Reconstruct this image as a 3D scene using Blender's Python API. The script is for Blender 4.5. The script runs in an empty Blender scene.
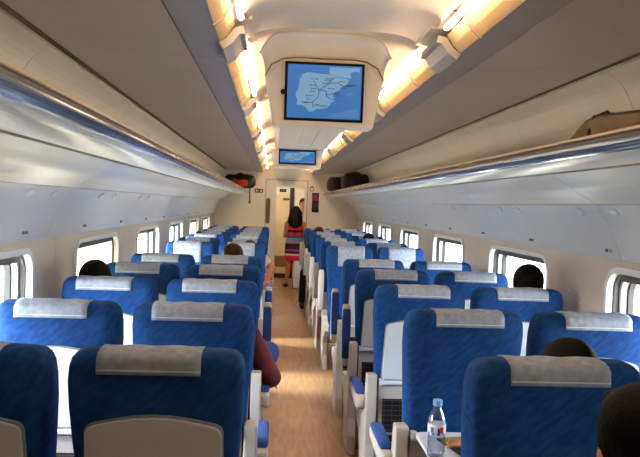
import bpy, bmesh, math, random
from mathutils import Vector, Matrix, noise
random.seed(7)
S = bpy.context.scene
COL = S.collection
PI = math.pi

# ------------------------------------------------------------------ camera
cam_d = bpy.data.cameras.new('camera'); cam = bpy.data.objects.new('camera', cam_d); COL.objects.link(cam)
cam_d.sensor_width = 36.0; cam_d.lens = 738.0 / 640.0 * 36.0; cam_d.clip_start = 0.02; cam_d.clip_end = 2000
yaw, pit, roll = 0.0636105, -0.0312877, 0.033854
fw = Vector((math.sin(yaw) * math.cos(pit), math.cos(yaw) * math.cos(pit), math.sin(pit)))
r0 = Vector((math.cos(yaw), -math.sin(yaw), 0)); u0 = r0.cross(fw)
rr = r0 * math.cos(roll) + u0 * math.sin(roll); uu = u0 * math.cos(roll) - r0 * math.sin(roll)
M = Matrix.Identity(4)
for i in range(3):
    M[i][0] = rr[i]; M[i][1] = uu[i]; M[i][2] = -fw[i]
M[0][3], M[1][3], M[2][3] = 0.0, 0.0, 1.6
cam.matrix_world = M
S.camera = cam

# ------------------------------------------------------------------ world, sun, exposure
SKY = 6.0
W = bpy.data.worlds.new('sky'); S.world = W; W.use_nodes = True
bg = W.node_tree.nodes['Background']; bg.inputs[1].default_value = 1.0
_n = W.node_tree.nodes; _l = W.node_tree.links
_sky = _n.new('ShaderNodeTexSky'); _sky.sky_type = 'NISHITA'; _sky.sun_disc = False; _sky.sun_elevation = math.radians(38); _sky.sun_rotation = math.radians(-90); _sky.air_density = 1.0; _sky.dust_density = 3.0
_mul = _n.new('ShaderNodeMix'); _mul.data_type = 'RGBA'; _mul.blend_type = 'MULTIPLY'; _mul.inputs[0].default_value = 1.0
_mul.inputs[7].default_value = (SKY, SKY, SKY, 1); _hs = _n.new('ShaderNodeHueSaturation'); _hs.inputs['Saturation'].default_value = 0.5; _l.new(_sky.outputs[0], _hs.inputs['Color']); _l.new(_hs.outputs[0], _mul.inputs[6]); _l.new(_mul.outputs[2], bg.inputs[0])
sd = bpy.data.lights.new('sun', 'SUN'); so = bpy.data.objects.new('sun', sd); COL.objects.link(so)
sd.energy = 75.0; sd.angle = 0.02; sd.color = (1.0, 0.95, 0.86)
so.rotation_euler = Vector((0.60, -0.30, -1.15)).to_track_quat('-Z', 'Y').to_euler()
S.view_settings.view_transform = 'Standard'; S.view_settings.look = 'None'
S.view_settings.gamma = 1.0; S.view_settings.use_curve_mapping = False
S.view_settings.exposure = 0.0
TUBE = 42.0
try:
    S.cycles.use_denoising = True; S.cycles.denoiser = 'OPENIMAGEDENOISE'
    S.cycles.max_bounces = 10; S.cycles.diffuse_bounces = 6; S.cycles.glossy_bounces = 4
    S.cycles.transmission_bounces = 6; S.cycles.transparent_max_bounces = 12
    S.cycles.sample_clamp_indirect = 6.0; S.cycles.caustics_reflective = False; S.cycles.caustics_refractive = False
except Exception:
    pass

# ------------------------------------------------------------------ materials
def lin(c):
    return tuple(((v / 255) / 12.92 if v / 255 <= 0.04045 else ((v / 255 + 0.055) / 1.055) ** 2.4) for v in c)

MATS = {}
def mat(name, rgb, rough=0.6, metal=0.0, var=0.0, scale=8.0, bump=0.0, bscale=60.0, stretch=None, rgb2=None, spec=0.5, sheen=0.0, coat=0.0, detail=4.0):
    m = bpy.data.materials.new(name); m.use_nodes = True
    nt = m.node_tree; b = nt.nodes['Principled BSDF']
    c = lin(rgb)
    b.inputs['Base Color'].default_value = (*c, 1)
    b.inputs['Roughness'].default_value = rough; b.inputs['Metallic'].default_value = metal
    b.inputs['Specular IOR Level'].default_value = spec
    if sheen: b.inputs['Sheen Weight'].default_value = sheen
    if coat: b.inputs['Coat Weight'].default_value = coat
    tc = nt.nodes.new('ShaderNodeTexCoord'); mp = nt.nodes.new('ShaderNodeMapping')
    nt.links.new(tc.outputs['Object'], mp.inputs[0])
    if stretch: mp.inputs['Scale'].default_value = stretch
    if var or rgb2:
        n = nt.nodes.new('ShaderNodeTexNoise'); n.inputs['Scale'].default_value = scale; n.inputs['Detail'].default_value = detail
        nt.links.new(mp.outputs[0], n.inputs['Vector'])
        r = nt.nodes.new('ShaderNodeValToRGB')
        c2 = lin(rgb2) if rgb2 else tuple(v * (1 - var) for v in c)
        r.color_ramp.elements[0].position = 0.35; r.color_ramp.elements[1].position = 0.65
        r.color_ramp.elements[0].color = (*c2, 1); r.color_ramp.elements[1].color = (*c, 1)
        nt.links.new(n.outputs[0], r.inputs[0]); nt.links.new(r.outputs[0], b.inputs['Base Color'])
    if bump:
        n2 = nt.nodes.new('ShaderNodeTexNoise'); n2.inputs['Scale'].default_value = bscale; n2.inputs['Detail'].default_value = 3
        nt.links.new(tc.outputs['Object'], n2.inputs['Vector'])
        bp = nt.nodes.new('ShaderNodeBump'); bp.inputs['Strength'].default_value = bump; bp.inputs['Distance'].default_value = 0.004
        nt.links.new(n2.outputs[0], bp.inputs['Height']); nt.links.new(bp.outputs[0], b.inputs['Normal'])
    MATS[name] = m
    return m

def emis(name, rgb, strength, rgb2=None):
    m = bpy.data.materials.new(name); m.use_nodes = True; nt = m.node_tree
    b = nt.nodes['Principled BSDF']; b.inputs['Base Color'].default_value = (0.02, 0.02, 0.02, 1); b.inputs['Roughness'].default_value = 0.3
    b.inputs['Emission Color'].default_value = (*lin(rgb), 1); b.inputs['Emission Strength'].default_value = strength
    MATS[name] = m; return m

# seat fabric: blue jacquard with slanting darker flecks
fab = mat('blue_fabric', (27, 68, 130), 0.85, rgb2=(19, 52, 104), scale=38, stretch=(0.55, 1.0, 1.7), bump=0.25, bscale=420, spec=0.1, detail=6)
fab_nodes = fab.node_tree.nodes
for n in fab_nodes:
    if n.type == 'MAPPING': _mp = n
    if n.type == 'TEX_COORD': _tc = n
_m0 = fab_nodes.new('ShaderNodeMapping'); _m0.inputs['Rotation'].default_value = (0.0, 0.7, 0.0)
fab.node_tree.links.new(_tc.outputs['Object'], _m0.inputs[0]); fab.node_tree.links.new(_m0.outputs[0], _mp.inputs[0])
mat('arm_fabric', (44, 74, 140), 0.8, var=0.2, scale=40, spec=0.2)
mat('cover_cloth', (154, 166, 188), 0.9, rgb2=(132, 145, 168), scale=38, bump=0.3, bscale=300, spec=0.1)
mat('cover_seam', (206, 212, 220), 0.9, spec=0.1)
mat('tray_plastic', (212, 222, 232), 0.38, var=0.05, scale=3)
mat('tray_rim', (150, 154, 158), 0.45)
mat('seat_plastic', (186, 183, 176), 0.45, var=0.06, scale=5)
mat('net_black', (16, 16, 18), 0.8)
mat('net_cord', (40, 40, 44), 0.7)
mat('metal_grey', (150, 152, 156), 0.35, 0.8)
mat('floor_wood', (166, 132, 96), 0.34, rgb2=(140, 107, 74), scale=5, stretch=(7, 0.8, 1), bump=0.02, spec=0.5, detail=8)
mat('floor_strip', (138, 140, 98), 0.5)
mat('ceiling_panel', (206, 199, 190), 0.5, var=0.05, scale=2)
mat('ceiling_strip', (180, 180, 180), 0.42, 0.3, var=0.06, scale=2)
mat('vault_panel', (226, 222, 216), 0.45, var=0.03, scale=2)
mat('cove_panel', (230, 220, 204), 0.55, var=0.05, scale=2)
mat('dark_gap', (120, 104, 84), 0.7)
mat('rack_lip', (122, 134, 152), 0.16, 0.75, var=0.1, scale=1.5)
mat('rack_rail', (168, 152, 134), 0.5)
mat('rack_under', (208, 212, 212), 0.28, 0.15, var=0.05, scale=2)
mat('rack_shelf', (150, 152, 156), 0.5)
mat('service_panel', (216, 216, 210), 0.3, 0.1, var=0.05, scale=2)
mat('lower_panel', (222, 226, 228), 0.32, 0.05, var=0.05, scale=2)
mat('wall_panel', (206, 197, 188), 0.5, var=0.05, scale=3)
mat('window_white', (236, 240, 242), 0.35)
mat('window_seal', (30, 34, 40), 0.5)
mat('blind_cloth', (236, 226, 200), 0.8, var=0.05, scale=20)
mat('shell_dark', (70, 66, 62), 0.9)
mat('partition', (234, 228, 214), 0.45, var=0.04, scale=3)
mat('vest_cream', (226, 210, 172), 0.55, var=0.06, scale=3)
mat('vest_tan', (158, 118, 68), 0.6, var=0.1, scale=6)
mat('vest_dark', (44, 34, 26), 0.7)
mat('olive_glass', (110, 98, 62), 0.2, var=0.2, scale=6)
mat('black_plastic', (10, 10, 12), 0.5, spec=0.15)
mat('sign_white', (232, 230, 222), 0.5)
mat('sign_grey', (120, 112, 100), 0.5)
mat('bag_black', (14, 14, 17), 0.75, var=0.4, scale=12, bump=0.4, bscale=40)
mat('bag_brown', (50, 38, 26), 0.75, var=0.3, scale=12, bump=0.4, bscale=40)
mat('bag_red', (170, 44, 22), 0.7, var=0.2, scale=14)
mat('bag_olive', (124, 104, 76), 0.8, var=0.2, scale=9, bump=0.4, bscale=50)
mat('bag_trim', (62, 48, 34), 0.7)
mat('strap_grey', (96, 92, 84), 0.8)
mat('skin', (206, 150, 118), 0.55, var=0.08, scale=14)
mat('skin_tan', (176, 116, 82), 0.55, var=0.08, scale=14)
mat('hair_black', (7, 6, 6), 0.7, var=0.4, scale=30, bump=0.6, bscale=90, spec=0.12)
mat('hair_brown', (44, 26, 15), 0.5, var=0.4, scale=30, bump=0.6, bscale=90, spec=0.12)
mat('hair_auburn', (74, 30, 20), 0.5, var=0.4, scale=30, bump=0.6, bscale=90, spec=0.12)
mat('cloth_maroon', (86, 10, 22), 0.85, var=0.25, scale=14, bump=0.3, bscale=60)
mat('cloth_jeans', (40, 74, 150), 0.85, var=0.25, scale=20)
mat('cloth_dark', (26, 26, 32), 0.85, var=0.2, scale=14)
mat('cloth_white', (210, 210, 206), 0.85, var=0.08, scale=14)
mat('cloth_grey', (96, 100, 108), 0.85, var=0.15, scale=14)
mat('cloth_green', (70, 92, 70), 0.85, var=0.15, scale=14)
mat('shoe_dark', (34, 26, 24), 0.5)
mat('eye_white', (230, 228, 222), 0.3)
mat('eye_dark', (20, 14, 12), 0.3)
mat('case_white', (214, 218, 216), 0.4)
mat('bottle_cap', (120, 170, 226), 0.35)
mat('label_blue', (70, 120, 200), 0.4)
mat('label_white', (226, 230, 236), 0.4)
mat('label_red', (196, 40, 50), 0.4)
mat('label_navy', (26, 40, 110), 0.4)
mat('mag_green', (96, 128, 40), 0.5)
mat('mag_yellow', (206, 190, 60), 0.5)
mat('mag_dark', (22, 30, 34), 0.5)
mat('housing', (232, 228, 222), 0.38, var=0.02, scale=3)
mat('map_line', (26, 24, 50), 0.6)
mat('grass_field', (168, 162, 142), 0.95, rgb2=(186, 178, 160), scale=0.08)
emis('tube_glow', (255, 209, 164), TUBE)
emis('screen_sea', (40, 126, 204), 0.72)
emis('screen_land', (124, 172, 208), 0.78)
emis('screen_far_land', (84, 142, 208), 0.68)
emis('led_red', (170, 36, 24), 0.35)

# translucent cream diffuser
dm = bpy.data.materials.new('diffuser'); dm.use_nodes = True; nt = dm.node_tree
b = nt.nodes['Principled BSDF']; b.inputs['Base Color'].default_value = (*lin((252, 238, 206)), 1); b.inputs['Roughness'].default_value = 0.5
tr = nt.nodes.new('ShaderNodeBsdfTranslucent'); tr.inputs[0].default_value = (*lin((255, 242, 208)), 1)
mx = nt.nodes.new('ShaderNodeMixShader'); mx.inputs[0].default_value = 0.65
nt.links.new(b.outputs[0], mx.inputs[1]); nt.links.new(tr.outputs[0], mx.inputs[2]); nt.links.new(mx.outputs[0], nt.nodes['Material Output'].inputs[0])
MATS['diffuser'] = dm
# roller blind lets light through
bm_ = bpy.data.materials.new('blind_light'); bm_.use_nodes = True; nt = bm_.node_tree
b = nt.nodes['Principled BSDF']; b.inputs['Base Color'].default_value = (*lin((244, 238, 220)), 1); b.inputs['Roughness'].default_value = 0.9
tr = nt.nodes.new('ShaderNodeBsdfTranslucent'); tr.inputs[0].default_value = (*lin((250, 246, 232)), 1)
mx = nt.nodes.new('ShaderNodeMixShader'); mx.inputs[0].default_value = 0.7
nt.links.new(b.outputs[0], mx.inputs[1]); nt.links.new(tr.outputs[0], mx.inputs[2]); nt.links.new(mx.outputs[0], nt.nodes['Material Output'].inputs[0])
MATS['blind_light'] = bm_
# window pane: clear tinted glass with a reflection
gm = bpy.data.materials.new('pane_glass'); gm.use_nodes = True; nt = gm.node_tree
for n in list(nt.nodes):
    if n.type == 'BSDF_PRINCIPLED': nt.nodes.remove(n)
tp = nt.nodes.new('ShaderNodeBsdfTransparent'); tp.inputs[0].default_value = (0.94, 0.96, 0.97, 1)
gl = nt.nodes.new('ShaderNodeBsdfGlossy'); gl.inputs['Roughness'].default_value = 0.02
mx = nt.nodes.new('ShaderNodeMixShader'); mx.inputs[0].default_value = 0.06
nt.links.new(tp.outputs[0], mx.inputs[1]); nt.links.new(gl.outputs[0], mx.inputs[2])
nt.links.new(mx.outputs[0], nt.nodes['Material Output'].inputs[0]); MATS['pane_glass'] = gm
# clear bottle plastic
pm = bpy.data.materials.new('bottle_plastic'); pm.use_nodes = True; nt = pm.node_tree
for n in list(nt.nodes):
    if n.type == 'BSDF_PRINCIPLED': nt.nodes.remove(n)
tp = nt.nodes.new('ShaderNodeBsdfTransparent'); tp.inputs[0].default_value = (0.80, 0.88, 0.96, 1)
gl = nt.nodes.new('ShaderNodeBsdfGlossy'); gl.inputs['Roughness'].default_value = 0.08
mx = nt.nodes.new('ShaderNodeMixShader'); fr = nt.nodes.new('ShaderNodeLayerWeight'); fr.inputs[0].default_value = 0.45
nt.links.new(fr.outputs['Facing'], mx.inputs[0]); nt.links.new(tp.outputs[0], mx.inputs[1]); nt.links.new(gl.outputs[0], mx.inputs[2])
nt.links.new(mx.outputs[0], nt.nodes['Material Output'].inputs[0]); MATS['bottle_plastic'] = pm
# striped dress: woven stripes of the cloth, by height
def striped(name, z0, z1, cols):
    m = bpy.data.materials.new(name); m.use_nodes = True; nt = m.node_tree; b = nt.nodes['Principled BSDF']
    b.inputs['Roughness'].default_value = 0.85; b.inputs['Specular IOR Level'].default_value = 0.2
    tc = nt.nodes.new('ShaderNodeTexCoord'); sp = nt.nodes.new('ShaderNodeSeparateXYZ'); mr = nt.nodes.new('ShaderNodeMapRange')
    mr.inputs[1].default_value = z0; mr.inputs[2].default_value = z1
    r = nt.nodes.new('ShaderNodeValToRGB'); r.color_ramp.interpolation = 'CONSTANT'
    nt.links.new(tc.outputs['Object'], sp.inputs[0]); nt.links.new(sp.outputs[2], mr.inputs[0]); nt.links.new(mr.outputs[0], r.inputs[0])
    el = r.color_ramp.elements
    for i, (p, c) in enumerate(cols):
        e = el[i] if i < 2 else el.new(p)
        e.position = p; e.color = (*lin(c), 1)
    nt.links.new(r.outputs[0], b.inputs['Base Color']); MATS[name] = m
striped('dress_stripes', 0.55, 1.32, [(0, (176, 30, 60)), (0.09, (206, 160, 130)), (0.14, (30, 22, 34)), (0.2, (130, 60, 130)), (0.25, (40, 24, 40)),
    (0.35, (24, 20, 30)), (0.39, (150, 80, 120)), (0.43, (90, 120, 140)), (0.53, (60, 80, 110)), (0.59, (176, 24, 70)), (0.67, (24, 18, 26)), (0.73, (190, 40, 40)), (0.82, (40, 20, 30)), (0.88, (180, 40, 60))])

# ------------------------------------------------------------------ mesh helpers
def mesh(name, V, F, m=None, smooth=False, bevel=0.0):
    me = bpy.data.meshes.new(name); me.from_pydata([tuple(v) for v in V], [], F); me.update()
    bm = bmesh.new(); bm.from_mesh(me); bmesh.ops.recalc_face_normals(bm, faces=bm.faces)
    if bevel:
        bmesh.ops.bevel(bm, geom=[e for e in bm.edges if len(e.link_faces) == 2 and e.calc_face_angle(0) > 0.6], offset=bevel, segments=2, affect='EDGES', profile=0.6)
    bm.to_mesh(me); bm.free()
    if smooth:
        for p in me.polygons: p.use_smooth = True
    if m: me.materials.append(MATS[m])
    return me

def obj(name, me, parent=None, loc=None, rot=None):
    o = bpy.data.objects.new(name, me); COL.objects.link(o)
    if parent: o.parent = parent
    if loc is not None: o.location = loc
    if rot is not None: o.rotation_euler = rot
    return o

def tag(o, label=None, cat=None, group=None, kind=None):
    if label: o['label'] = label
    if cat: o['category'] = cat
    if group: o['group'] = group
    if kind: o['kind'] = kind
    return o

def empty(name, loc=(0, 0, 0), rz=0):
    o = bpy.data.objects.new(name, None); COL.objects.link(o); o.location = loc; o.rotation_euler = (0, 0, rz); o.empty_display_size = 0.1
    return o

def box(x0, x1, y0, y1, z0, z1):
    V = [(x0, y0, z0), (x1, y0, z0), (x1, y1, z0), (x0, y1, z0), (x0, y0, z1), (x1, y0, z1), (x1, y1, z1), (x0, y1, z1)]
    F = [(0, 3, 2, 1), (4, 5, 6, 7), (0, 1, 5, 4), (1, 2, 6, 5), (2, 3, 7, 6), (3, 0, 4, 7)]
    return V, F

def join(*parts):
    V, F = [], []
    for v, f in parts:
        k = len(V); V += list(v); F += [tuple(i + k for i in q) for q in f]
    return V, F

def loft(rings, cap=True, closed=True):
    V = [p for r in rings for p in r]; n = len(rings[0]); F = []
    for i in range(len(rings) - 1):
        for j in range(n if closed else n - 1):
            a, b2 = i * n + j, i * n + (j + 1) % n
            F.append((a, b2, b2 + n, a + n))
    if cap:
        F.append(tuple(range(n - 1, -1, -1))); F.append(tuple(range((len(rings) - 1) * n, len(rings) * n)))
    return V, F

def prism(poly, axis, a, b):
    """closed 2-D polygon extruded between a and b along an axis (x: poly in yz, y: poly in xz, z: poly in xy)"""
    def P(p, t):
        return (t, p[0], p[1]) if axis == 'x' else ((p[0], t, p[1]) if axis == 'y' else (p[0], p[1], t))
    return loft([[P(p, a) for p in poly], [P(p, b) for p in poly]])

def slab(pts, th, a, b, side=0):
    """open polyline in (x,z) thickened outward by th and run along y from a to b"""
    n = len(pts); out = []
    for i in range(n):
        p = Vector(pts[i]); t = Vector(pts[min(i + 1, n - 1)]) - Vector(pts[max(i - 1, 0)]); t.normalize()
        out.append((p.x - t.y * th, p.y + t.x * th))
    poly = list(pts) + out[::-1]
    # quads strip so concave sections stay clean
    m = len(poly); V = [(p[0], a, p[1]) for p in poly] + [(p[0], b, p[1]) for p in poly]; F = []
    for j in range(m): F.append((j, (j + 1) % m, m + (j + 1) % m, m + j))
    for j in range(n - 1):
        q = (j, j + 1, m - 2 - j, m - 1 - j)
        F.append(q); F.append(tuple(i + m for i in q[::-1]))
    return V, F

def tube(path, r, seg=10, cap=True):
    rings = []
    for i, p in enumerate(path):
        p = Vector(p); t = (Vector(path[min(i + 1, len(path) - 1)]) - Vector(path[max(i - 1, 0)])).normalized()
        a = t.cross(Vector((0, 0, 1)));  a = a if a.length > 0.01 else t.cross(Vector((1, 0, 0)))
        a.normalize(); b2 = t.cross(a); rad = r[i] if isinstance(r, (list, tuple)) else r
        rings.append([p + a * rad * math.cos(2 * PI * k / seg) + b2 * rad * math.sin(2 * PI * k / seg) for k in range(seg)])
    return loft(rings, cap)

def lathe(prof, seg=24, c=(0, 0)):
    return loft([[(c[0] + r * math.cos(2 * PI * k / seg), c[1] + r * math.sin(2 * PI * k / seg), z) for k in range(seg)] for r, z in prof])

def smooth_line(pts, n=4):
    """Catmull-Rom through the points"""
    out = []
    for i in range(len(pts) - 1):
        p0, p1, p2, p3 = (Vector(pts[max(i - 1, 0)]), Vector(pts[i]), Vector(pts[i + 1]), Vector(pts[min(i + 2, len(pts) - 1)]))
        for k in range(n):
            t = k / n
            out.append(tuple(0.5 * ((2 * p1) + (p2 - p0) * t + (2 * p0 - 5 * p1 + 4 * p2 - p3) * t * t + (3 * p1 - p0 - 3 * p2 + p3) * t ** 3)))
    out.append(tuple(pts[-1])); return out

def rrect(x0, x1, z0, z1, r, n=6):
    P = []
    for cx, cz, a0 in ((x1 - r, z1 - r, 0), (x0 + r, z1 - r, PI / 2), (x0 + r, z0 + r, PI), (x1 - r, z0 + r, 1.5 * PI)):
        for k in range(n + 1):
            a = a0 + k / n * PI / 2; P.append((cx + r * math.cos(a), cz + r * math.sin(a)))
    return P

# ------------------------------------------------------------------ the car body: sections in u = distance from the centre line
XC = 0.24
YB, YE = -0.5, 14.45            # back and far end of the saloon
PER = 1.945
def sx(side, u): return XC + side * u
def sec(side, pts): return [(sx(side, u), z) for u, z in pts]

JO = [YB] + [3.17 + PER * k for k in range(-2, 6)] + [YE]
JO = [y for y in JO if YB <= y <= YE]
# floor
fl = tag(obj('floor', mesh('floor', *box(-1.3, 1.8, YB - 0.2, 17.2, -0.06, 0.0), 'floor_wood')), 'wood-look vinyl floor running down the train aisle', kind='structure')
tag(obj('trim_1', mesh('trim', *box(0.488, 0.503, YB, YE, 0.0, 0.0035), 'floor_strip')), 'thin green seam strip along right edge of the aisle', kind='structure')

ceil = tag(empty('ceiling'), 'cream panelled train ceiling with a raised centre vault', kind='structure')
walls = {-1: tag(empty('wall_left'), 'left side wall of the carriage with windows', kind='structure'), 1: tag(empty('wall_right'), 'right side wall of the carriage with windows', kind='structure')}
GAP = 0.004
for s in (-1, 1):
    for a, b2 in zip(JO[:-1], JO[1:]):
        th = 0.02 * (1 if s > 0 else -1)
        obj('edge_strip', mesh('edge_strip', *slab(sec(s, [(0.466, 2.212), (0.602, 2.214)]), th, a + GAP / 2, b2 - GAP / 2), 'ceiling_strip', bevel=0.003), ceil)
        obj('ceiling_panel', mesh('ceiling_panel', *slab(sec(s, [(0.608, 2.217), (0.9, 2.228), (1.150, 2.232)]), th, a + GAP / 2, b2 - GAP / 2), 'ceiling_panel', bevel=0.003), ceil)
        cv = smooth_line([(1.188, 2.224), (1.27, 2.17), (1.325, 2.06), (1.345, 1.95), (1.35, 1.85)], 4)
        obj('cove_panel', mesh('cove_panel', *slab(sec(s, cv), th, a + GAP / 2, b2 - GAP / 2), 'cove_panel', smooth=False), walls[s])
    # dark groove backing between ceiling and cove
    obj('groove', mesh('groove', *slab(sec(s, [(1.13, 2.248), (1.215, 2.248)]), 0.02 * s, YB, YE), 'dark_gap'), ceil)
    obj('backing', mesh('backing', *slab(sec(s, [(0.45, 2.25), (1.13, 2.262)]), 0.02 * s, YB, YE), 'shell_dark'), ceil)
    obj('backing', mesh('backing', *slab(sec(s, [(1.36, 2.30), (1.385, 1.70)]), 0.02 * s, YB, YE), 'shell_dark'), walls[s])
# centre vault, panels joined every module
vp = smooth_line([(-0.366, 2.300), (-0.315, 2.332), (-0.21, 2.349), (0, 2.354), (0.21, 2.349), (0.315, 2.332), (0.366, 2.300)], 4)
for a, b2 in zip(JO[:-1], JO[1:]):
    obj('vault_panel', mesh('vault_panel', *slab([(XC + u, z) for u, z in vp], 0.02, a + 0.002, b2 - 0.002), 'vault_panel', smooth=True), ceil)
# outer roof shell closes the body above the panels
shell = smooth_line([(-1.50, 1.30), (-1.50, 1.9), (-1.36, 2.35), (-0.9, 2.52), (0, 2.58), (0.9, 2.52), (1.36, 2.35), (1.50, 1.9), (1.50, 1.30)], 3)
tag(obj('roof', mesh('roof', *slab([(XC + u, z) for u, z in shell], 0.03, YB - 0.2, 17.2), 'shell_dark')), 'outer roof of the train carriage', kind='structure')
# dropped centre duct beyond the first monitor
DW = 0.245
duct = [(-DW, 2.30), (-DW, 2.15), (-DW + 0.03, 2.112), (-0.06, 2.105)]
DJ = [3.42, 6.86, 10.3, YE]
for a, b2 in zip(DJ[:-1], DJ[1:]):
    for p in ([(u, z) for u, z in duct], [(-0.055, 2.105), (0.055, 2.105)], [(-u, z) for u, z in duct[::-1]]):
        obj('duct_panel', mesh('duct_panel', *slab([(XC + u, z) for u, z in p], 0.012, a, b2 - 0.003), 'housing'), ceil)

# ------------------------------------------------------------------ light troughs: tube, translucent shade, bracket ends
SEG = [(1.27, 2.84)] + [(3.18 + PER * 0.985 * k, 4.76 + PER * 0.985 * k) for k in range(5)] + [(12.78, 14.30)]
names = ['nearest in view', 'beside the first monitor', 'just past the first monitor', 'beside the second monitor', 'past the second monitor', 'second last before the far door', 'last before the far door']
for s in (-1, 1):
    for k, (a, b2) in enumerate(SEG):
        t = empty('ceiling_light', (sx(s, 0.41), (a + b2) / 2, 2.2))
        tag(t, ('left' if s < 0 else 'right') + ' row ceiling light with cream shade, ' + names[k], 'ceiling light', 'trough lights along the ceiling vault')
        L = (b2 - a) / 2
        def P(pts): return [((u - 0.41) * s, z - 2.2) for u, z in pts]
        d = obj('diffuser', mesh('diffuser', *slab(P([(0.463, 2.208), (0.432, 2.235), (0.408, 2.275)]), -0.004 * s, -L, L), 'diffuser'), t)
        obj('tube', mesh('tube', *tube([((0.382 - 0.41) * s, -L + 0.10, 0.078), ((0.382 - 0.41) * s, L - 0.10, 0.078)], 0.011), 'tube_glow', smooth=True), t)
        nr = 2
        for q in range(1, nr + 1):
            yy = -L + 2 * L * (0.30 if q == 1 else 0.82)
            obj('rib', mesh('rib', *slab(P([(0.466, 2.204), (0.434, 2.232), (0.406, 2.276)]), 0.006 * s, yy - 0.007, yy + 0.007), 'rack_rail'), t)
        obj('reflector', mesh('reflector', *slab(P([(0.462, 2.22), (0.462, 2.34), (0.44, 2.372), (0.325, 2.376)]), -0.006 * s, -L, L), 'vault_panel'), t)
    ends = [(x[1], y[0]) for x, y in zip(SEG[:-1], SEG[1:])]
    for a, b2 in ends:
        obj('bracket', mesh('bracket', *slab(sec(s, [(0.468, 2.208), (0.438, 2.228), (0.408, 2.268), (0.376, 2.275)]), 0.03 * s, a + 0.01, b2 - 0.01), 'ceiling_strip'), ceil)
        obj('bracket_block', mesh('bracket_block', *box(min(sx(s, 0.345), sx(s, 0.46)), max(sx(s, 0.345), sx(s, 0.46)), a + 0.012, b2 - 0.012, 2.30, 2.37), 'vault_panel'), ceil)

# ------------------------------------------------------------------ luggage racks and the panels below them
under = smooth_line([(0.748, 1.79), (0.80, 1.772), (0.90, 1.768), (1.015, 1.784)], 4)
serv = smooth_line([(1.03, 1.778), (1.08, 1.748), (1.13, 1.712), (1.19, 1.682), (1.245, 1.648)], 4)
low = smooth_line([(1.2465, 1.645), (1.285, 1.60), (1.325, 1.53), (1.355, 1.46), (1.382, 1.392)], 4)
lipp = [(0.78, 1.842), (0.752, 1.838), (0.732, 1.825), (0.724, 1.81), (0.732, 1.796), (0.752, 1.786), (0.78, 1.786)]
for s, off in ((-1, 3.79), (1, 3.33)):
    rk = empty('luggage_rack', (sx(s, 0.75), YB, 1.8))
    tag(rk, ('left' if s < 0 else 'right') + ' overhead luggage rack with glossy blue-grey front edge', 'luggage rack', 'overhead luggage racks')
    def P(pts): return [((u - 0.75) * s, z - 1.8) for u, z in pts]
    J = [0.0] + [off + PER * k - YB for k in range(-2, 6) if 0.2 < off + PER * k - YB < YE - YB - 0.2] + [YE - YB]
    lp = smooth_line(lipp, 3)
    obj('front_edge', mesh('front_edge', *prism(P(lp), 'y', 0, YE - YB), 'rack_lip', smooth=False), rk)
    obj('rail', mesh('rail', *prism(P(rrect(0.744, 0.766, 1.839, 1.850, 0.004, 3)), 'y', 0, YE - YB), 'rack_rail'), rk)
    obj('shelf', mesh('shelf', *slab(P([(0.77, 1.835), (1.345, 1.835)]), 0.012 * s, 0, YE - YB), 'rack_shelf'), rk)
    obj('groove', mesh('groove', *slab(P([(1.0, 1.80), (1.05, 1.79)]), 0.006 * s, 0, YE - YB), 'dark_gap'), rk)
    for a, b2 in zip(J[:-1], J[1:]):
        obj('underside_panel', mesh('underside_panel', *slab(P(under), 0.012 * s, a + 0.001, b2 - 0.001), 'rack_under', smooth=False), rk)
        obj('service_panel', mesh('service_panel', *slab(P(serv), 0.014 * s, a + 0.0025, b2 - 0.0025), 'service_panel'), rk)
        lpn = obj('lower_panel', mesh('lower_panel', *slab(P(low), 0.014 * s, a + 0.0025, b2 - 0.0025), 'lower_panel'), rk)
    obj('joint_backing', mesh('joint_backing', *slab(P([(1.03, 1.795), (1.20, 1.705), (1.27, 1.66), (1.345, 1.55), (1.402, 1.40)]), 0.01 * s, 0, YE - YB), 'dark_gap'), rk)
    # reading lamp lenses in pairs and little twin seat-number marks above each seat row
    import_y = [3.2 + 1.30 * k for k in range(-1, 9)]
    def ell(c, rx, ry, rz, tilt):
        V, F = [], []
        rings = []
        for i in range(7):
            ph = -PI / 2 + PI * i / 6
            rings.append([(rx * math.cos(ph) * math.cos(t), ry * math.cos(ph) * math.sin(t), rz * math.sin(ph)) for t in [2 * PI * q / 14 for q in range(14)]])
        R = Matrix.Rotation(tilt, 3, 'Y')
        return loft([[tuple(R @ Vector(p) + Vector(c)) for p in r] for r in rings])
    for y in import_y:
        for dy in (0, 0.36):
            c = ((1.272 - 0.75) * s, y + dy - YB, 1.612 - 1.8)
            l = obj('reading_lamp', mesh('reading_lamp', *ell((0, 0, 0), 0.022, 0.042, 0.006, 0.85 * s), 'window_white', smooth=True), rk, c)
    for y in [3.43 + 1.06 * k for k in range(0, 10)]:
        for dy in (-0.02, 0.02):
            obj('seat_mark', mesh('seat_mark', *box(-0.003, 0.003, -0.010, 0.010, -0.008, 0.008), 'sign_grey'), rk, ((1.364 - 0.75) * s, y + dy - YB, 1.432 - 1.8), (0, 0.35 * s, 0))

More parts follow.
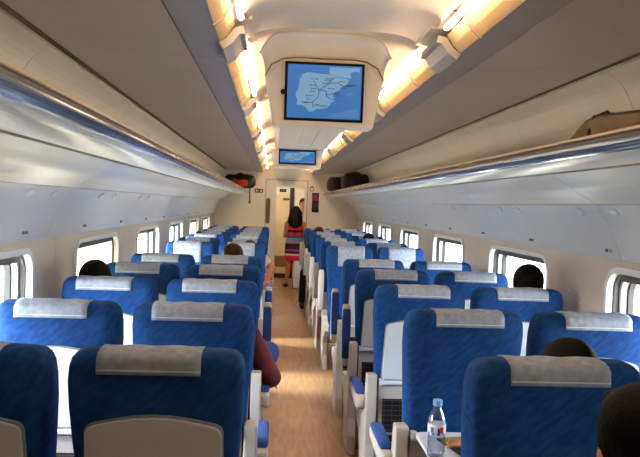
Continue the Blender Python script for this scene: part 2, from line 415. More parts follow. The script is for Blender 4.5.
# ------------------------------------------------------------------ side walls: one panel per window module
def wall_with_hole(y0, y1, z0, z1, hole, x, th):
    """panel in the yz plane with a rounded opening"""
    n = len(hole); cy = sum(p[0] for p in hole) / n; cz = sum(p[1] for p in hole) / n
    outer = []
    for p in hole:
        dy, dz = p[0] - cy, p[1] - cz
        ts = []
        if dy > 1e-9: ts.append((y1 - cy) / dy)
        if dy < -1e-9: ts.append((y0 - cy) / dy)
        if dz > 1e-9: ts.append((z1 - cz) / dz)
        if dz < -1e-9: ts.append((z0 - cz) / dz)
        t = min(ts); outer.append((cy + dy * t, cz + dz * t))
    # pull the ray ends nearest to the corners into the corners
    for c in ((y0, z0), (y0, z1), (y1, z0), (y1, z1)):
        k = min(range(n), key=lambda i: (outer[i][0] - c[0]) ** 2 + (outer[i][1] - c[1]) ** 2); outer[k] = c
    V, F = [], []
    for xx in (x, x + th):
        V += [(xx, p[0], p[1]) for p in hole] + [(xx, p[0], p[1]) for p in outer]
    for i in range(n):
        j = (i + 1) % n
        F += [(i, j, n + j, n + i), (2 * n + i, 3 * n + i, 3 * n + j, 2 * n + j), (i, 2 * n + i, 2 * n + j, j), (n + i, n + j, 3 * n + j, 3 * n + i)]
    return V, F

def ring(outer, inner, x0, x1):
    n = len(outer); V = []
    for xx in (x0, x1): V += [(xx, *p) for p in outer] + [(xx, *p) for p in inner]
    F = []
    for i in range(n):
        j = (i + 1) % n
        F += [(i, j, n + j, n + i), (2 * n + i, 3 * n + i, 3 * n + j, 2 * n + j), (i, 2 * n + i, 2 * n + j, j), (n + i, n + j, 3 * n + j, 3 * n + i)]
    return V, F

U = 1.39
blinds = {(1, 1): 'full', (-1, 3): 'full', (-1, 6): 'full', (-1, 7): 'full'}  # unseen right window beside the viewer and its blind are added for soft light
wn = 0
for s in (-1, 1):
    x = sx(s, U); th = 0.11 * s
    for k in range(1, 8):
        wc = 2.965 - 2 * PER + PER * k + (0.055 if s < 0 else -0.075)          # window centre
        y0, y1 = wc - PER / 2, wc + PER / 2
        y0 = max(y0, YB); y1 = min(y1, YE) if k < 7 else YE
        if k == 1: y0 = YB
        hole = rrect(wc - 0.585, wc + 0.585, 0.74, 1.338, 0.10, 7)
        if k == 1 and s < 0:
            obj('wall_panel', mesh('wall_panel', *box(min(x, x + th), max(x, x + th), y0, y1 - 0.0015, 0, 1.395), 'wall_panel'), walls[s])
        else: obj('wall_panel', mesh('wall_panel', *wall_with_hole(y0 + 0.0015, y1 - 0.0015, 0.0, 1.395, hole, x, th), 'wall_panel'), walls[s])
        obj('joint', mesh('joint', *box(min(x + 0.004 * s, x + th), max(x + 0.004 * s, x + th), y1 - 0.003, y1 + 0.003, 0, 1.39), 'dark_gap'), walls[s])
        for zz, yy in ((1.20, 0.12), (1.15, 0.12), (1.20, 0.28), (1.15, 0.28)):
            if k >= 2 and k < 6:
                obj('screw_cap', mesh('screw_cap', *lathe([(0.006, 0), (0.005, 0.002)], 10), 'window_white'), walls[s], (x, y1 - 0.2 + yy, zz - 0.02), (0, -PI / 2 * s, 0))
        if k == 1 and s < 0: continue
        wn += 1
        w = empty('window_%d' % wn, (x, wc, 0.74)); tag(w, None, None, None, 'structure')
        w['label'] = ('left' if s < 0 else 'right') + ' train window with rounded white frame, ' + ['', 'added unseen beside the viewer', 'nearest to the viewer', 'second from the viewer', 'third from the viewer', 'fourth from the viewer', 'second last before the door', 'last before the door'][k] + (', cream blind drawn' if (s, k) in blinds else '')
        def R(m, rad): return rrect(-0.60 + m, 0.60 - m, -0.015 + m, 0.615 - m, rad, 7)
        obj('frame', mesh('frame', *ring(R(0, 0.115), R(0.028, 0.09), -0.012 * s, 0.02 * s), 'window_white'), w)
        obj('seal', mesh('seal', *ring(R(0.016, 0.10), R(0.036, 0.085), 0.021 * s, 0.048 * s), 'window_seal'), w)
        obj('inner_frame', mesh('inner_frame', *ring(R(0.016, 0.10), R(0.055, 0.07), 0.049 * s, 0.078 * s), 'window_white'), w)
        obj('gasket', mesh('gasket', *ring(R(0.016, 0.10), R(0.068, 0.06), 0.079 * s, 0.108 * s), 'window_seal'), w)
        obj('pane', mesh('pane', [(0.098 * s, y, z) for y, z in R(0.06, 0.06)] + [(0.104 * s, y, z) for y, z in R(0.06, 0.06)],
            [tuple(range(32)), tuple(range(63, 31, -1))] + [(i, (i + 1) % 32, 32 + (i + 1) % 32, 32 + i) for i in range(32)], 'pane_glass'), w)
        obj('blind_cassette', mesh('blind_cassette', *box(min(0.022 * s, 0.085 * s), max(0.022 * s, 0.085 * s), -0.50, 0.50, 0.548, 0.578), 'window_seal', bevel=0.006), w)
        if (s, k) in blinds:
            obj('blind', mesh('blind', *box(min(0.03 * s, 0.033 * s), max(0.03 * s, 0.033 * s), -0.565, 0.565, 0.03, 0.572), 'blind_light'), w)
# wall behind the panel backs, sealing above the windows
for s in (-1, 1):
    x = sx(s, 1.40)
    obj('lining', mesh('lining', *box(min(x, x + 0.1 * s), max(x, x + 0.1 * s), YB, YE, 1.396, 1.70), 'shell_dark'), walls[s])
# back of the car behind the viewer
tag(obj('wall_back', mesh('wall_back', *box(-1.3, 1.8, YB - 0.1, YB, 0, 2.6), 'partition')), 'cream partition wall behind the viewer', kind='structure')

# ------------------------------------------------------------------ far partition, doorway and vestibule
far = tag(empty('wall_far', (0, YE, 0)), 'cream partition wall at the far end of the carriage', kind='structure')
obj('partition_panel', mesh('partition_panel', *box(-1.2, -0.165, 0, 0.08, 0, 2.45), 'partition'), far)
obj('partition_panel', mesh('partition_panel', *box(0.655, 1.7, 0, 0.08, 0, 2.45), 'partition'), far)
obj('header_panel', mesh('header_panel', *box(-0.163, 0.653, 0, 0.08, 2.072, 2.45), 'partition'), far)
d1 = tag(empty('door_1', (0, YE, 0)), 'open doorway with pale frame at end of the aisle', kind='structure')
obj('door_frame', mesh('door_frame', *prism([(-0.155, 0), (-0.155, 2.062), (0.645, 2.062), (0.645, 0), (0.60, 0), (0.60, 1.935), (0.045, 1.935), (0.045, 0)], 'y', -0.012, 0.07), 'sign_white'), d1)
gasket = prism([(-0.166, 0), (-0.166, 2.073), (0.656, 2.073), (0.656, 0), (0.646, 0), (0.646, 2.063), (-0.156, 2.063), (-0.156, 0)], 'y', -0.006, 0.06)
obj('door_gasket', mesh('door_gasket', *gasket, 'sign_grey'), d1)
obj('door_leaf_window', mesh('door_leaf_window', *prism(rrect(-0.152, -0.068, 1.21, 1.71, 0.04, 5), 'y', -0.018, -0.008), 'olive_glass'), d1)
obj('threshold', mesh('threshold', *box(-0.15, 0.64, -0.02, 0.10, 0, 0.006), 'metal_grey'), d1)
# vestibule
vy = 16.0 - YE
obj('vestibule_wall', mesh('vestibule_wall', *box(-0.3, 0.34, vy, vy + 0.08, 0.48, 1.80), 'vest_cream'), far)
obj('vestibule_header', mesh('vestibule_header', *box(-0.3, 0.9, vy - 0.01, vy + 0.08, 1.81, 2.45), 'partition'), far)
obj('vestibule_dado', mesh('vestibule_dado', *box(-0.3, 0.36, vy - 0.02, vy + 0.08, 0.24, 0.478), 'vest_tan'), far)
obj('vestibule_skirting', mesh('vestibule_skirting', *box(-0.3, 0.36, vy - 0.02, vy + 0.08, 0.10, 0.238), 'vest_cream'), far)
obj('vestibule_kickplate', mesh('vestibule_kickplate', *box(-0.3, 0.36, vy - 0.02, vy + 0.08, 0.0, 0.098), 'vest_dark'), far)
obj('vestibule_panel', mesh('vestibule_panel', *box(0.45, 1.0, vy - 0.01, vy + 0.07, 0, 1.80), 'partition'), far)
obj('vestibule_post', mesh('vestibule_post', *box(0.345, 0.44, vy - 0.06, vy + 0.06, 0, 1.96), 'vest_dark'), far)
obj('vestibule_side', mesh('vestibule_side', *box(-0.34, -0.30, 0.08, vy + 0.08, 0, 2.45), 'partition'), far)
obj('vestibule_side', mesh('vestibule_side', *box(0.95, 0.99, 0.08, vy - 0.012, 0, 2.45), 'partition'), far)
obj('vestibule_ceiling', mesh('vestibule_ceiling', *box(-0.34, 0.99, 0.08, vy + 0.08, 2.30, 2.34), 'partition'), far)
obj('vestibule_back', mesh('vestibule_back', *box(-0.34, 0.99, vy + 0.085, vy + 0.12, 0, 2.45), 'partition'), far)
vl = empty('vestibule_lamp', (0.3, YE + 0.85, 2.27)); tag(vl, 'round vestibule ceiling lamp beyond the far door', 'lamp')
obj('lamp_ring', mesh('lamp_ring', *lathe([(0.13, 0.03), (0.13, -0.005), (0.11, -0.01), (0.105, 0.02)], 24), 'metal_grey'), vl)
emis('vest_glow', (255, 236, 205), 110.0)
obj('lens', mesh('lens', *lathe([(0.104, 0.018), (0.10, -0.004), (0.05, -0.012)], 24), 'vest_glow'), vl)
# signs
def sign(name, label, x0, x1, z0, z1, y, m, parts=()):
    t = empty(name, ((x0 + x1) / 2, y, z0)); tag(t, label, 'sign')
    w, h = (x1 - x0) / 2, z1 - z0
    obj('plate', mesh('plate', *box(-w, w, -0.012, 0, 0, h), m, bevel=0.002), t)
    for nm, a, b2, c, d, mm in parts:
        obj(nm, mesh(nm, *box(-w + 2 * w * a, -w + 2 * w * b2, -0.016, -0.0125, h * c, h * d), mm), t)
    return t
sign('car_sign', 'oval black sign above the vestibule door panel', 0.12, 0.26, 1.862, 1.925, YE + vy - 0.012, 'black_plastic', [('mark', 0.2, 0.8, 0.4, 0.6, 'sign_grey')])
sign('notice_sign', 'small dark lettered notice on the vestibule wall', 0.195, 0.335, 1.685, 1.735, YE + vy - 0.001, 'sign_grey', [('letter', a, a + 0.16, 0.2, 0.8, 'black_plastic') for a in (0.06, 0.29, 0.52, 0.75)])
hs = empty('pictogram_sign', (0.737, YE, 1.868)); tag(hs, 'small house-shaped pictogram sign right of the doorway', 'sign')
obj('plate', mesh('plate', *prism([(-0.038, 0), (0.038, 0), (0.038, 0.075), (0, 0.115), (-0.038, 0.075)], 'y', -0.010, 0), 'sign_grey'), hs)
obj('mark', mesh('mark', *box(-0.022, 0.022, -0.014, -0.0105, 0.015, 0.065), 'sign_white'), hs)
dp = empty('display_box', (0.812, YE, 1.465)); tag(dp, 'black wall display with red glowing top beside the doorway', 'display')
obj('case', mesh('case', *box(-0.066, 0.066, -0.03, 0, 0, 0.375), 'black_plastic', bevel=0.006), dp)
obj('red_panel', mesh('red_panel', *box(-0.052, 0.052, -0.034, -0.0305, 0.22, 0.345), 'led_red'), dp)
obj('dark_panel', mesh('dark_panel', *box(-0.052, 0.052, -0.033, -0.0305, 0.03, 0.2), 'window_seal'), dp)
sg = sign('seat_sign', 'twin black and white pictogram squares left of the doorway', -0.375, -0.215, 1.806, 1.886, YE, 'sign_grey',
     [('square', 0.04, 0.46, 0.08, 0.92, 'black_plastic'), ('square', 0.54, 0.96, 0.08, 0.92, 'black_plastic'), ('mark', 0.14, 0.36, 0.3, 0.7, 'sign_white'), ('mark', 0.66, 0.84, 0.2, 0.8, 'sign_white')])
for c in sg.children:
    if c.name.startswith('mark'): c.location.y -= 0.004

# ------------------------------------------------------------------ outside
tag(obj('ground', mesh('ground', [(-300, -300, -1.3), (300, -300, -1.3), (300, 300, -1.3), (-300, 300, -1.3)], [(0, 1, 2, 3)], 'grass_field')), 'pale dry field outside the train windows', kind='structure')

# ------------------------------------------------------------------ monitors
IB = [(0.16, 0.72), (0.2, 0.82), (0.27, 0.86), (0.42, 0.84), (0.56, 0.83), (0.62, 0.80), (0.70, 0.78), (0.80, 0.76), (0.84, 0.74), (0.80, 0.66), (0.74, 0.62), (0.70, 0.55), (0.64, 0.50),
      (0.62, 0.42), (0.65, 0.36), (0.60, 0.30), (0.56, 0.22), (0.48, 0.18), (0.40, 0.17), (0.34, 0.12), (0.30, 0.12), (0.26, 0.20), (0.20, 0.24), (0.13, 0.24), (0.14, 0.34), (0.11, 0.44), (0.15, 0.55)]
FR = [(0.56, 0.97), (0.56, 0.85), (0.62, 0.81), (0.70, 0.79), (0.80, 0.775), (0.86, 0.78), (0.84, 0.86), (0.90, 0.91), (0.97, 0.90), (0.97, 0.97)]
AF = [(0.55, 0.03), (0.62, 0.08), (0.72, 0.13), (0.84, 0.18), (0.97, 0.22), (0.97, 0.03)]
MJ = [(0.80, 0.46), (0.84, 0.50), (0.88, 0.52), (0.90, 0.48), (0.86, 0.46), (0.83, 0.43)]
LINES = [[(0.36, 0.20), (0.34, 0.30), (0.42, 0.40), (0.43, 0.53), (0.57, 0.67), (0.68, 0.68), (0.75, 0.62), (0.88, 0.63)], [(0.43, 0.53), (0.38, 0.62), (0.36, 0.70)], [(0.43, 0.53), (0.52, 0.52), (0.53, 0.42), (0.58, 0.38)],
         [(0.52, 0.52), (0.53, 0.45), (0.68, 0.46)], [(0.34, 0.30), (0.22, 0.28)], [(0.55, 0.66), (0.60, 0.74), (0.64, 0.78)]]
DASH = [(0.32, 0.735, 0.10), (0.30, 0.62, 0.09), (0.32, 0.555, 0.07), (0.31, 0.50, 0.07), (0.25, 0.42, 0.11), (0.26, 0.355, 0.07), (0.20, 0.30, 0.10), (0.40, 0.235, 0.15), (0.38, 0.26, 0.06), (0.41, 0.165, 0.06),
        (0.55, 0.57, 0.09), (0.60, 0.485, 0.11), (0.68, 0.44, 0.08), (0.60, 0.37, 0.07), (0.47, 0.665, 0.08), (0.50, 0.72, 0.10), (0.52, 0.75, 0.10), (0.70, 0.705, 0.06), (0.80, 0.645, 0.14), (0.73, 0.585, 0.08)]
def monitor(x, y, ztop, w, h, tilt, label, full):
    t = empty('ceiling_monitor', (x, y, ztop)); tag(t, label, 'monitor', 'monitors hanging from the ceiling')
    g = obj('bezel', mesh('bezel', *box(-w / 2 - 0.012, w / 2 + 0.012, -0.006, 0.03, -h - 0.012, 0.012), 'black_plastic', bevel=0.003), t, (0, -0.012, 0), (tilt, 0, 0))
    def flat(pts, y0, y1): return prism([((p[0] - 0.5) * w, (p[1] - 1) * h) for p in pts], 'y', y0, y1)
    sc = obj('screen', mesh('screen', *box(-w / 2, w / 2, -0.008, -0.0065, -h, 0), 'screen_sea'), g)
    obj('screen_land', mesh('screen_land', *flat(IB, -0.0095, -0.0082), 'screen_land'), g)
    obj('screen_land', mesh('screen_land', *flat(FR, -0.0095, -0.0082), 'screen_land'), g)
    obj('screen_land', mesh('screen_land', *flat(AF, -0.0095, -0.0082), 'screen_far_land'), g)
    obj('screen_land', mesh('screen_land', *flat(MJ, -0.0095, -0.0082), 'screen_far_land'), g)
    V, F = [], []
    for ln in LINES:
        for a, b2 in zip(ln[:-1], ln[1:]):
            A = Vector(((a[0] - 0.5) * w, (a[1] - 1) * h)); B = Vector(((b2[0] - 0.5) * w, (b2[1] - 1) * h)); n = Vector((-(B - A).y, (B - A).x)).normalized() * 0.0013
            V, F = join((V, F), prism([tuple(A + n), tuple(A - n), tuple(B - n), tuple(B + n)], 'y', -0.0106, -0.0097))
    obj('route_line', mesh('route_line', V, F, 'map_line'), g)
    V, F = [], []
    for px, pz, l in DASH:
        X, Z = (px - 0.5) * w, (pz - 1) * h; n = max(3, int(l / 0.022))
        for q in range(n):
            xx = X + l * w * q / n; hh = 0.0036 if q % 3 else 0.0048
            V, F = join((V, F), box(xx, xx + l * w / n * 0.62, -0.0106, -0.0097, Z - 0.5 * hh * h / 0.235, Z + 0.5 * hh * h / 0.235))
    obj('map_lettering', mesh('map_lettering', V, F, 'map_line'), g)
    return t
m1 = monitor(0.206, 3.27, 2.215, 0.325, 0.232, 0.06, 'large ceiling monitor showing a blue map, nearest to the viewer', True)
# housing of the first monitor: tapering box with a curved fairing up to the vault
def housing(t, wt, wb, zt, zb, dep, arch):
    n = 12; F0 = []
    prof = [(-wb / 2, zb), (-wb / 2 - (wt - wb) * 0.25, zb + 0.12), (-wt / 2, zt - 0.05), (-wt / 2 + 0.03, zt + 0.01), (-wt / 2 + 0.08, zt + arch * 0.75), (-wt / 2 + 0.14, zt + arch), (wt / 2 - 0.14, zt + arch), (wt / 2 - 0.08, zt + arch * 0.75), (wt / 2 - 0.03, zt + 0.01), (wt / 2, zt - 0.05), (wb / 2 + (wt - wb) * 0.25, zb + 0.12), (wb / 2, zb)]
    obj('housing', mesh('housing', *prism(prof, 'y', 0.004, dep), 'housing', bevel=0.008), t)
    return prof
pf = housing(m1, 0.525, 0.445, -0.01, -0.268, 0.14, 0.036)
# fairing: loft from the arch line of the housing up to the vault
rings = []
for k in range(11):
    a = k / 10 * PI / 2; rise, run = math.sin(a), 1 - math.cos(a)
    row = []
    for q in range(29):
        f = -1 + q / 14; e = abs(f)
        zb = 0.030 - 0.095 * max(0, (e - 0.5) / 0.5) ** 1.8          # the arch line of the housing
        zt = 0.134 - 0.02 * e ** 3 - 0.075 * max(0, (e - 0.7) / 0.3) ** 2
        row.append((f * (0.262 + 0.03 * run), 0.004 - 0.07 * run * (1 - 0.4 * e ** 4), zb + (zt - zb) * rise))
    rings.append(row)
V, F = loft(rings, cap=False, closed=False)
fm = mesh('fairing', V, F, 'housing', smooth=True); fo = obj('fairing', fm, m1, (0, 0.006, 0.0)); sm = fo.modifiers.new('t', 'SOLIDIFY'); sm.thickness = 0.008
lens_me = mesh('sensor', *lathe([(0.012, 0), (0.011, 0.006), (0.006, 0.009)], 16), 'black_plastic', smooth=True)
obj('sensor', lens_me, m1, (-0.181, 0.001, -0.12), (PI / 2, 0, 0))
for k in range(2):
    obj('rim', mesh('rim', *tube([(-0.262 + 0.0, -0.004, -0.055), (-0.235, -0.004, -0.004), (-0.185, -0.004, 0.024), (-0.13, -0.004, 0.030), (0.13, -0.004, 0.030), (0.185, -0.004, 0.024), (0.235, -0.004, -0.004), (0.262, -0.004, -0.055)], 0.003, 8), 'sign_grey'), m1) if k == 0 else None
m2 = monitor(0.203, 6.80, 2.086, 0.318, 0.104, 0.0, 'small wide blue monitor further down the ceiling', False)
obj('housing', mesh('housing', *prism([(-0.215, -0.155), (-0.245, 0.02), (0.245, 0.02), (0.215, -0.155)], 'y', 0.004, 0.22), 'housing', bevel=0.01), m2)

# ------------------------------------------------------------------ train seats (shared meshes)
def superring(w, y0, y1, z, n=28, e=5.0, wing=0.0):
    P = []
    cy, hy = (y0 + y1) / 2, (y1 - y0) / 2
    for k in range(n):
        t = 2 * PI * k / n; c, s_ = math.cos(t), math.sin(t)
        x = w * math.copysign(abs(c) ** (2 / e), c); y = cy + hy * math.copysign(abs(s_) ** (2 / e), s_)
        if y > cy: y += wing * (abs(x) / w) ** 4
        P.append((x, y, z))
    return P
SECT = [(0.40, 0.200, 0.135, 0.26, 0.0), (0.55, 0.208, 0.105, 0.24, 0.01), (0.70, 0.214, 0.078, 0.22, 0.02), (0.85, 0.221, 0.048, 0.20, 0.025), (0.95, 0.228, 0.028, 0.18, 0.03), (1.05, 0.235, 0.011, 0.16, 0.03),
        (1.12, 0.2365, 0.001, 0.148, 0.025), (1.16, 0.233, 0.0, 0.142, 0.02), (1.183, 0.226, 0.004, 0.136, 0.012), (1.197, 0.214, 0.016, 0.124, 0.006), (1.204, 0.196, 0.036, 0.104, 0.0)]
def rear_y(z):
    for a, b2 in zip(SECT[:-1], SECT[1:]):
        if a[0] <= z <= b2[0]:
            f = (z - a[0]) / (b2[0] - a[0]); return a[2] + f * (b2[2] - a[2])
    return 0.0
def front_y(z):
    for a, b2 in zip(SECT[:-1], SECT[1:]):
        if a[0] <= z <= b2[0]:
            f = (z - a[0]) / (b2[0] - a[0]); return a[3] + f * (b2[3] - a[3])
    return 0.1
SECT = [(z - 0.009 if z > 0.9 else z, *q) for z, *q in SECT]
ME = {}
ME['backrest'] = mesh('backrest', *loft([superring(w, a, b2, z, wing=wg) for z, w, a, b2, wg in SECT]), 'blue_fabric', smooth=True)
# head cover: wraps from the short tail behind over the top to the long front
def cover_mesh(dx, seed):
    rnd = random.Random(seed)
    path = [(-0.004 + rear_y(z), z) for z in (1.139, 1.148, 1.158, 1.167)] + [(-0.001, 1.178), (0.012, 1.189), (0.04, 1.1965), (0.095, 1.1965), (0.118, 1.192), (0.134, 1.180)] + [(front_y(z) + 0.006, z) for z in (1.17, 1.12, 1.06, 0.995)]
    rings = []
    for k in range(13):
        x = dx - 0.136 + 0.272 * k / 12
        wob = 0.0015 * math.sin(k * 1.3 + seed)
        rings.append([(x, y, z + (wob if 3 < i < 10 else 0)) for i, (y, z) in enumerate(path)])
    V, F = loft(rings, cap=False, closed=False)
    me = mesh('headrest_cover', V, F, 'cover_cloth', smooth=True)
    return me
ME['covers'] = [cover_mesh(0.0, i) for i in range(4)]
ME['seam'] = mesh('seam', *box(-0.134, 0.134, -0.0085, -0.0045, 1.1485, 1.1515), 'cover_seam')
def cushion():
    R_ = []
    for y, z0, z1, w in ((0.17, 0.34, 0.44, 0.20), (0.20, 0.325, 0.455, 0.215), (0.35, 0.32, 0.45, 0.22), (0.52, 0.325, 0.455, 0.22), (0.57, 0.335, 0.445, 0.212), (0.59, 0.36, 0.42, 0.195)):
        R_.append([(x, y, z) for x, z in [(p[0], p[1]) for p in rrect(-w, w, z0, z1, min(0.035, (z1 - z0) / 2.2), 4)]])
    return loft(R_)
ME['cushion'] = mesh('cushion', *cushion(), 'blue_fabric', smooth=True)
# folded tray: arched-top plate lying on the back
def plate(off, grow, z0, th):
    pts = []
    W_ = 0.186 + grow
    pts += [(-W_ + 0.0, z0), (-W_ * 0.965, 0.96)]
    for k in range(5):
        a = PI - k / 4 * PI / 2.2
        pts.append((-W_ * 0.965 + 0.028 + 0.028 * math.cos(a), 0.975 + grow + 0.028 * math.sin(a)))
    top = [(-0.12 + 0.24 * k / 8, 1.008 + grow + 0.018 * math.cos((k - 4) / 4 * PI / 2.3)) for k in range(9)]
    pts += top
    pts += [(-x, z) for x, z in pts[::-1] if (x, z) not in top]
    sl = (rear_y(1.0) - rear_y(0.7)) / 0.3
    V, F = loft([[(x, 0.076 + sl * (z - 0.70) - off, z) for x, z in pts], [(x, 0.076 + sl * (z - 0.70) - off - th, z) for x, z in pts]])
    return V, F
ME['tray_rim'] = mesh('tray_rim', *plate(-0.004, 0.004, 0.695, 0.012), 'tray_rim')
ME['tray_table'] = mesh('tray_table', *plate(0.009, 0.0, 0.70, 0.014), 'tray_plastic', bevel=0.004)
ME['tray_down'] = mesh('tray_down', *prism(rrect(-0.187, 0.187, -0.285, 0.045, 0.03, 5), 'z', 0.690, 0.708), 'tray_plastic', bevel=0.004)
ME['tray_hinge'] = mesh('tray_hinge', *join(tube([(-0.2, 0.062, 0.682), (0.2, 0.062, 0.682)], 0.013, 12), box(-0.2, -0.175, 0.05, 0.09, 0.67, 0.70), box(0.175, 0.2, 0.05, 0.09, 0.67, 0.70)), 'tray_plastic')
ME['back_panel'] = mesh('back_panel', *prism([(-0.2, 0.60), (-0.2, 0.665), (0.2, 0.665), (0.2, 0.60), (0.197, 0.40), (-0.197, 0.40)], 'y', 0.074, 0.115), 'seat_plastic', bevel=0.004)
net = [box(-0.178, 0.178, 0.060, 0.070, 0.42, 0.596)]
cords = [box(-0.178, 0.178, 0.052, 0.059, 0.43 + 0.026 * k, 0.434 + 0.026 * k) for k in range(7)] + [box(-0.172 + 0.043 * k, -0.168 + 0.043 * k, 0.053, 0.0585, 0.425, 0.592) for k in range(9)]
ME['net_pocket'] = mesh('net_pocket', *join(*net), 'net_black')
ME['net_mesh'] = mesh('net_mesh', *join(*cords), 'net_cord')
FR_ = [(0.055, 0.72), (0.135, 0.72), (0.155, 0.62), (0.19, 0.50), (0.30, 0.455), (0.50, 0.44), (0.53, 0.40), (0.51, 0.36), (0.38, 0.33), (0.32, 0.25), (0.31, 0.12), (0.36, 0.05), (0.40, 0.0), (0.02, 0.0), (0.03, 0.12), (0.07, 0.22), (0.085, 0.34), (0.06, 0.55)]
def frame_mesh(sd):
    a, b2 = (0.208, 0.262) if sd > 0 else (-0.262, -0.208)
    return mesh('side_frame', *prism(FR_, 'x', a, b2), 'seat_plastic', bevel=0.008)
ME['side_frame'] = {1: frame_mesh(1), -1: frame_mesh(-1)}
ME['base'] = mesh('base', *join(box(-0.2, 0.2, 0.22, 0.30, 0.24, 0.33), box(-0.2, -0.15, 0.14, 0.36, 0.0, 0.24), box(-0.2, 0.2, 0.42, 0.47, 0.29, 0.33)), 'metal_grey', bevel=0.008)
ME['footrest'] = mesh('footrest', *join(box(-0.17, 0.17, -0.06, 0.02, 0.115, 0.13), box(-0.20, -0.18, -0.02, 0.16, 0.09, 0.14), box(0.18, 0.20, -0.02, 0.16, 0.09, 0.14), tube([(-0.19, -0.0, 0.12), (0.19, 0.0, 0.12)], 0.01, 8)), 'metal_grey')
# armrest, pivot at its own origin, lying along +y
ARMB = []
for y, z0, z1, w in ((-0.02, -0.04, 0.012, 0.022), (0.0, -0.055, 0.018, 0.026), (0.05, -0.058, 0.018, 0.027), (0.20, -0.045, 0.018, 0.027), (0.34, -0.030, 0.018, 0.027), (0.372, -0.026, 0.014, 0.024), (0.382, -0.018, 0.006, 0.018)):
    ARMB.append([(x, y, z) for x, z in rrect(-w, w, z0, z1, 0.012 if z1 - z0 > 0.03 else 0.008, 3)])
ME['armrest'] = mesh('armrest', *loft(ARMB), 'seat_plastic', smooth=True)
ARMP = []
for y, z0, z1, w in ((0.03, 0.019, 0.030, 0.022), (0.045, 0.019, 0.042, 0.027), (0.30, 0.019, 0.044, 0.028), (0.345, 0.019, 0.040, 0.026), (0.355, 0.019, 0.03, 0.02)):
    ARMP.append([(x, y, z) for x, z in rrect(-w, w, z0, z1, min(0.009, (z1 - z0) / 2.3), 3)])
ME['armrest_pad'] = mesh('armrest_pad', *loft(ARMP), 'arm_fabric', smooth=True)

CX = {'LA': -0.2985, 'LW': -0.8200, 'RA': 0.7800, 'RW': 1.3040}
def seat(col, y, facing, label, arm_up, tray, seed):
    t = empty('train_seat', (CX[col], y, 0), PI if facing else 0)
    tag(t, label, 'seat', 'blue seats facing the viewer' if facing else 'blue seats facing away')
    aisle = 1 if col[0] == 'L' else -1          # world side of the aisle
    ls = -aisle if facing else aisle            # the same in the seat's own frame
    obj('backrest', ME['backrest'], t)
    c = obj('headrest_cover', ME['covers'][seed % 4], t, ((-0.014 if col[0] == 'L' else 0.010) * (-1 if facing else 1) + random.uniform(-0.006, 0.006), 0, 0))
    sm = c.modifiers.new('t', 'SOLIDIFY'); sm.thickness = 0.003; sm.offset = 1
    obj('seam', ME['seam'], c)
    obj('cushion', ME['cushion'], t)
    if tray == 'up':
        tb = obj('tray_table', ME['tray_table'], t); obj('tray_rim', ME['tray_rim'], tb)
    else:
        obj('tray_table', ME['tray_down'], t)
    obj('tray_hinge', ME['tray_hinge'], t)
    obj('back_panel', ME['back_panel'], t)
    n = obj('net_pocket', ME['net_pocket'], t); obj('net_mesh', ME['net_mesh'], n)
    obj('side_frame', ME['side_frame'][ls], t)
    obj('base', ME['base'], t)
    obj('footrest', ME['footrest'], t)
    off = 0.281 if col[1] == 'A' else 0.262
    a = obj('armrest', ME['armrest'], t, (ls * off, 0.135, 0.575), (math.radians(86) if arm_up else 0.0, 0, 0))
    obj('armrest_pad', ME['armrest_pad'], a)
    return t
ORD = ['', 'first', 'second', 'third', 'fourth', 'fifth', 'sixth', 'seventh', 'eighth', 'ninth', 'tenth', 'eleventh', 'twelfth']
COLN = {'LA': 'left aisle side', 'LW': 'left window side', 'RA': 'right aisle side', 'RW': 'right window side'}
D1, PITCH = 1.9535, 0.9003
SEATS = {}
for row in range(1, 6):
    for col in ('LA', 'LW', 'RA', 'RW'):
        if col == 'RW' and row == 1: continue
        extra = {('LA', 3): ', maroon sleeve beside', ('RA', 2): ', tray lowered', ('LA', 5): ', brown hair above', ('LW', 3): ', dark head above', ('RW', 3): ', dark head above'}.get((col, row), '')
        arm = row >= 4 if col in ('LA', 'RA') else False
        SEATS[col, row] = seat(col, D1 + PITCH * (row - 1), False, 'blue seat facing away, %s, %s row from the viewer%s' % (COLN[col], ORD[row], extra), arm, 'down' if (col, row) in (('RA', 1), ('RA', 2)) else 'up', row * 3 + len(SEATS))
ORD2 = ['nearest', 'second', 'third', 'fourth', 'fifth', 'sixth', 'farthest']
for k in range(7):
    for col in ('LA', 'LW', 'RA', 'RW'):
        y = 7.40 + PITCH * k + 0.13
        SEATS[col, 6 + k] = seat(col, y, True, 'blue seat facing the viewer, %s, %s row of those facing' % (COLN[col], ORD2[k]), col == 'RA', 'up', k + len(SEATS))
SEATS['RA', 1].location.x += 0.008; SEATS['RA', 1].location.y -= 0.04
for _c in SEATS['RA', 1].children:
    if _c.name.startswith('headrest_cover'): _c.location.x -= 0.02
SEATS['RA', 0] = seat('RA', D1 - PITCH, False, 'blue seat at lower right corner, under the nearest dark-haired passenger', False, 'up', 2)

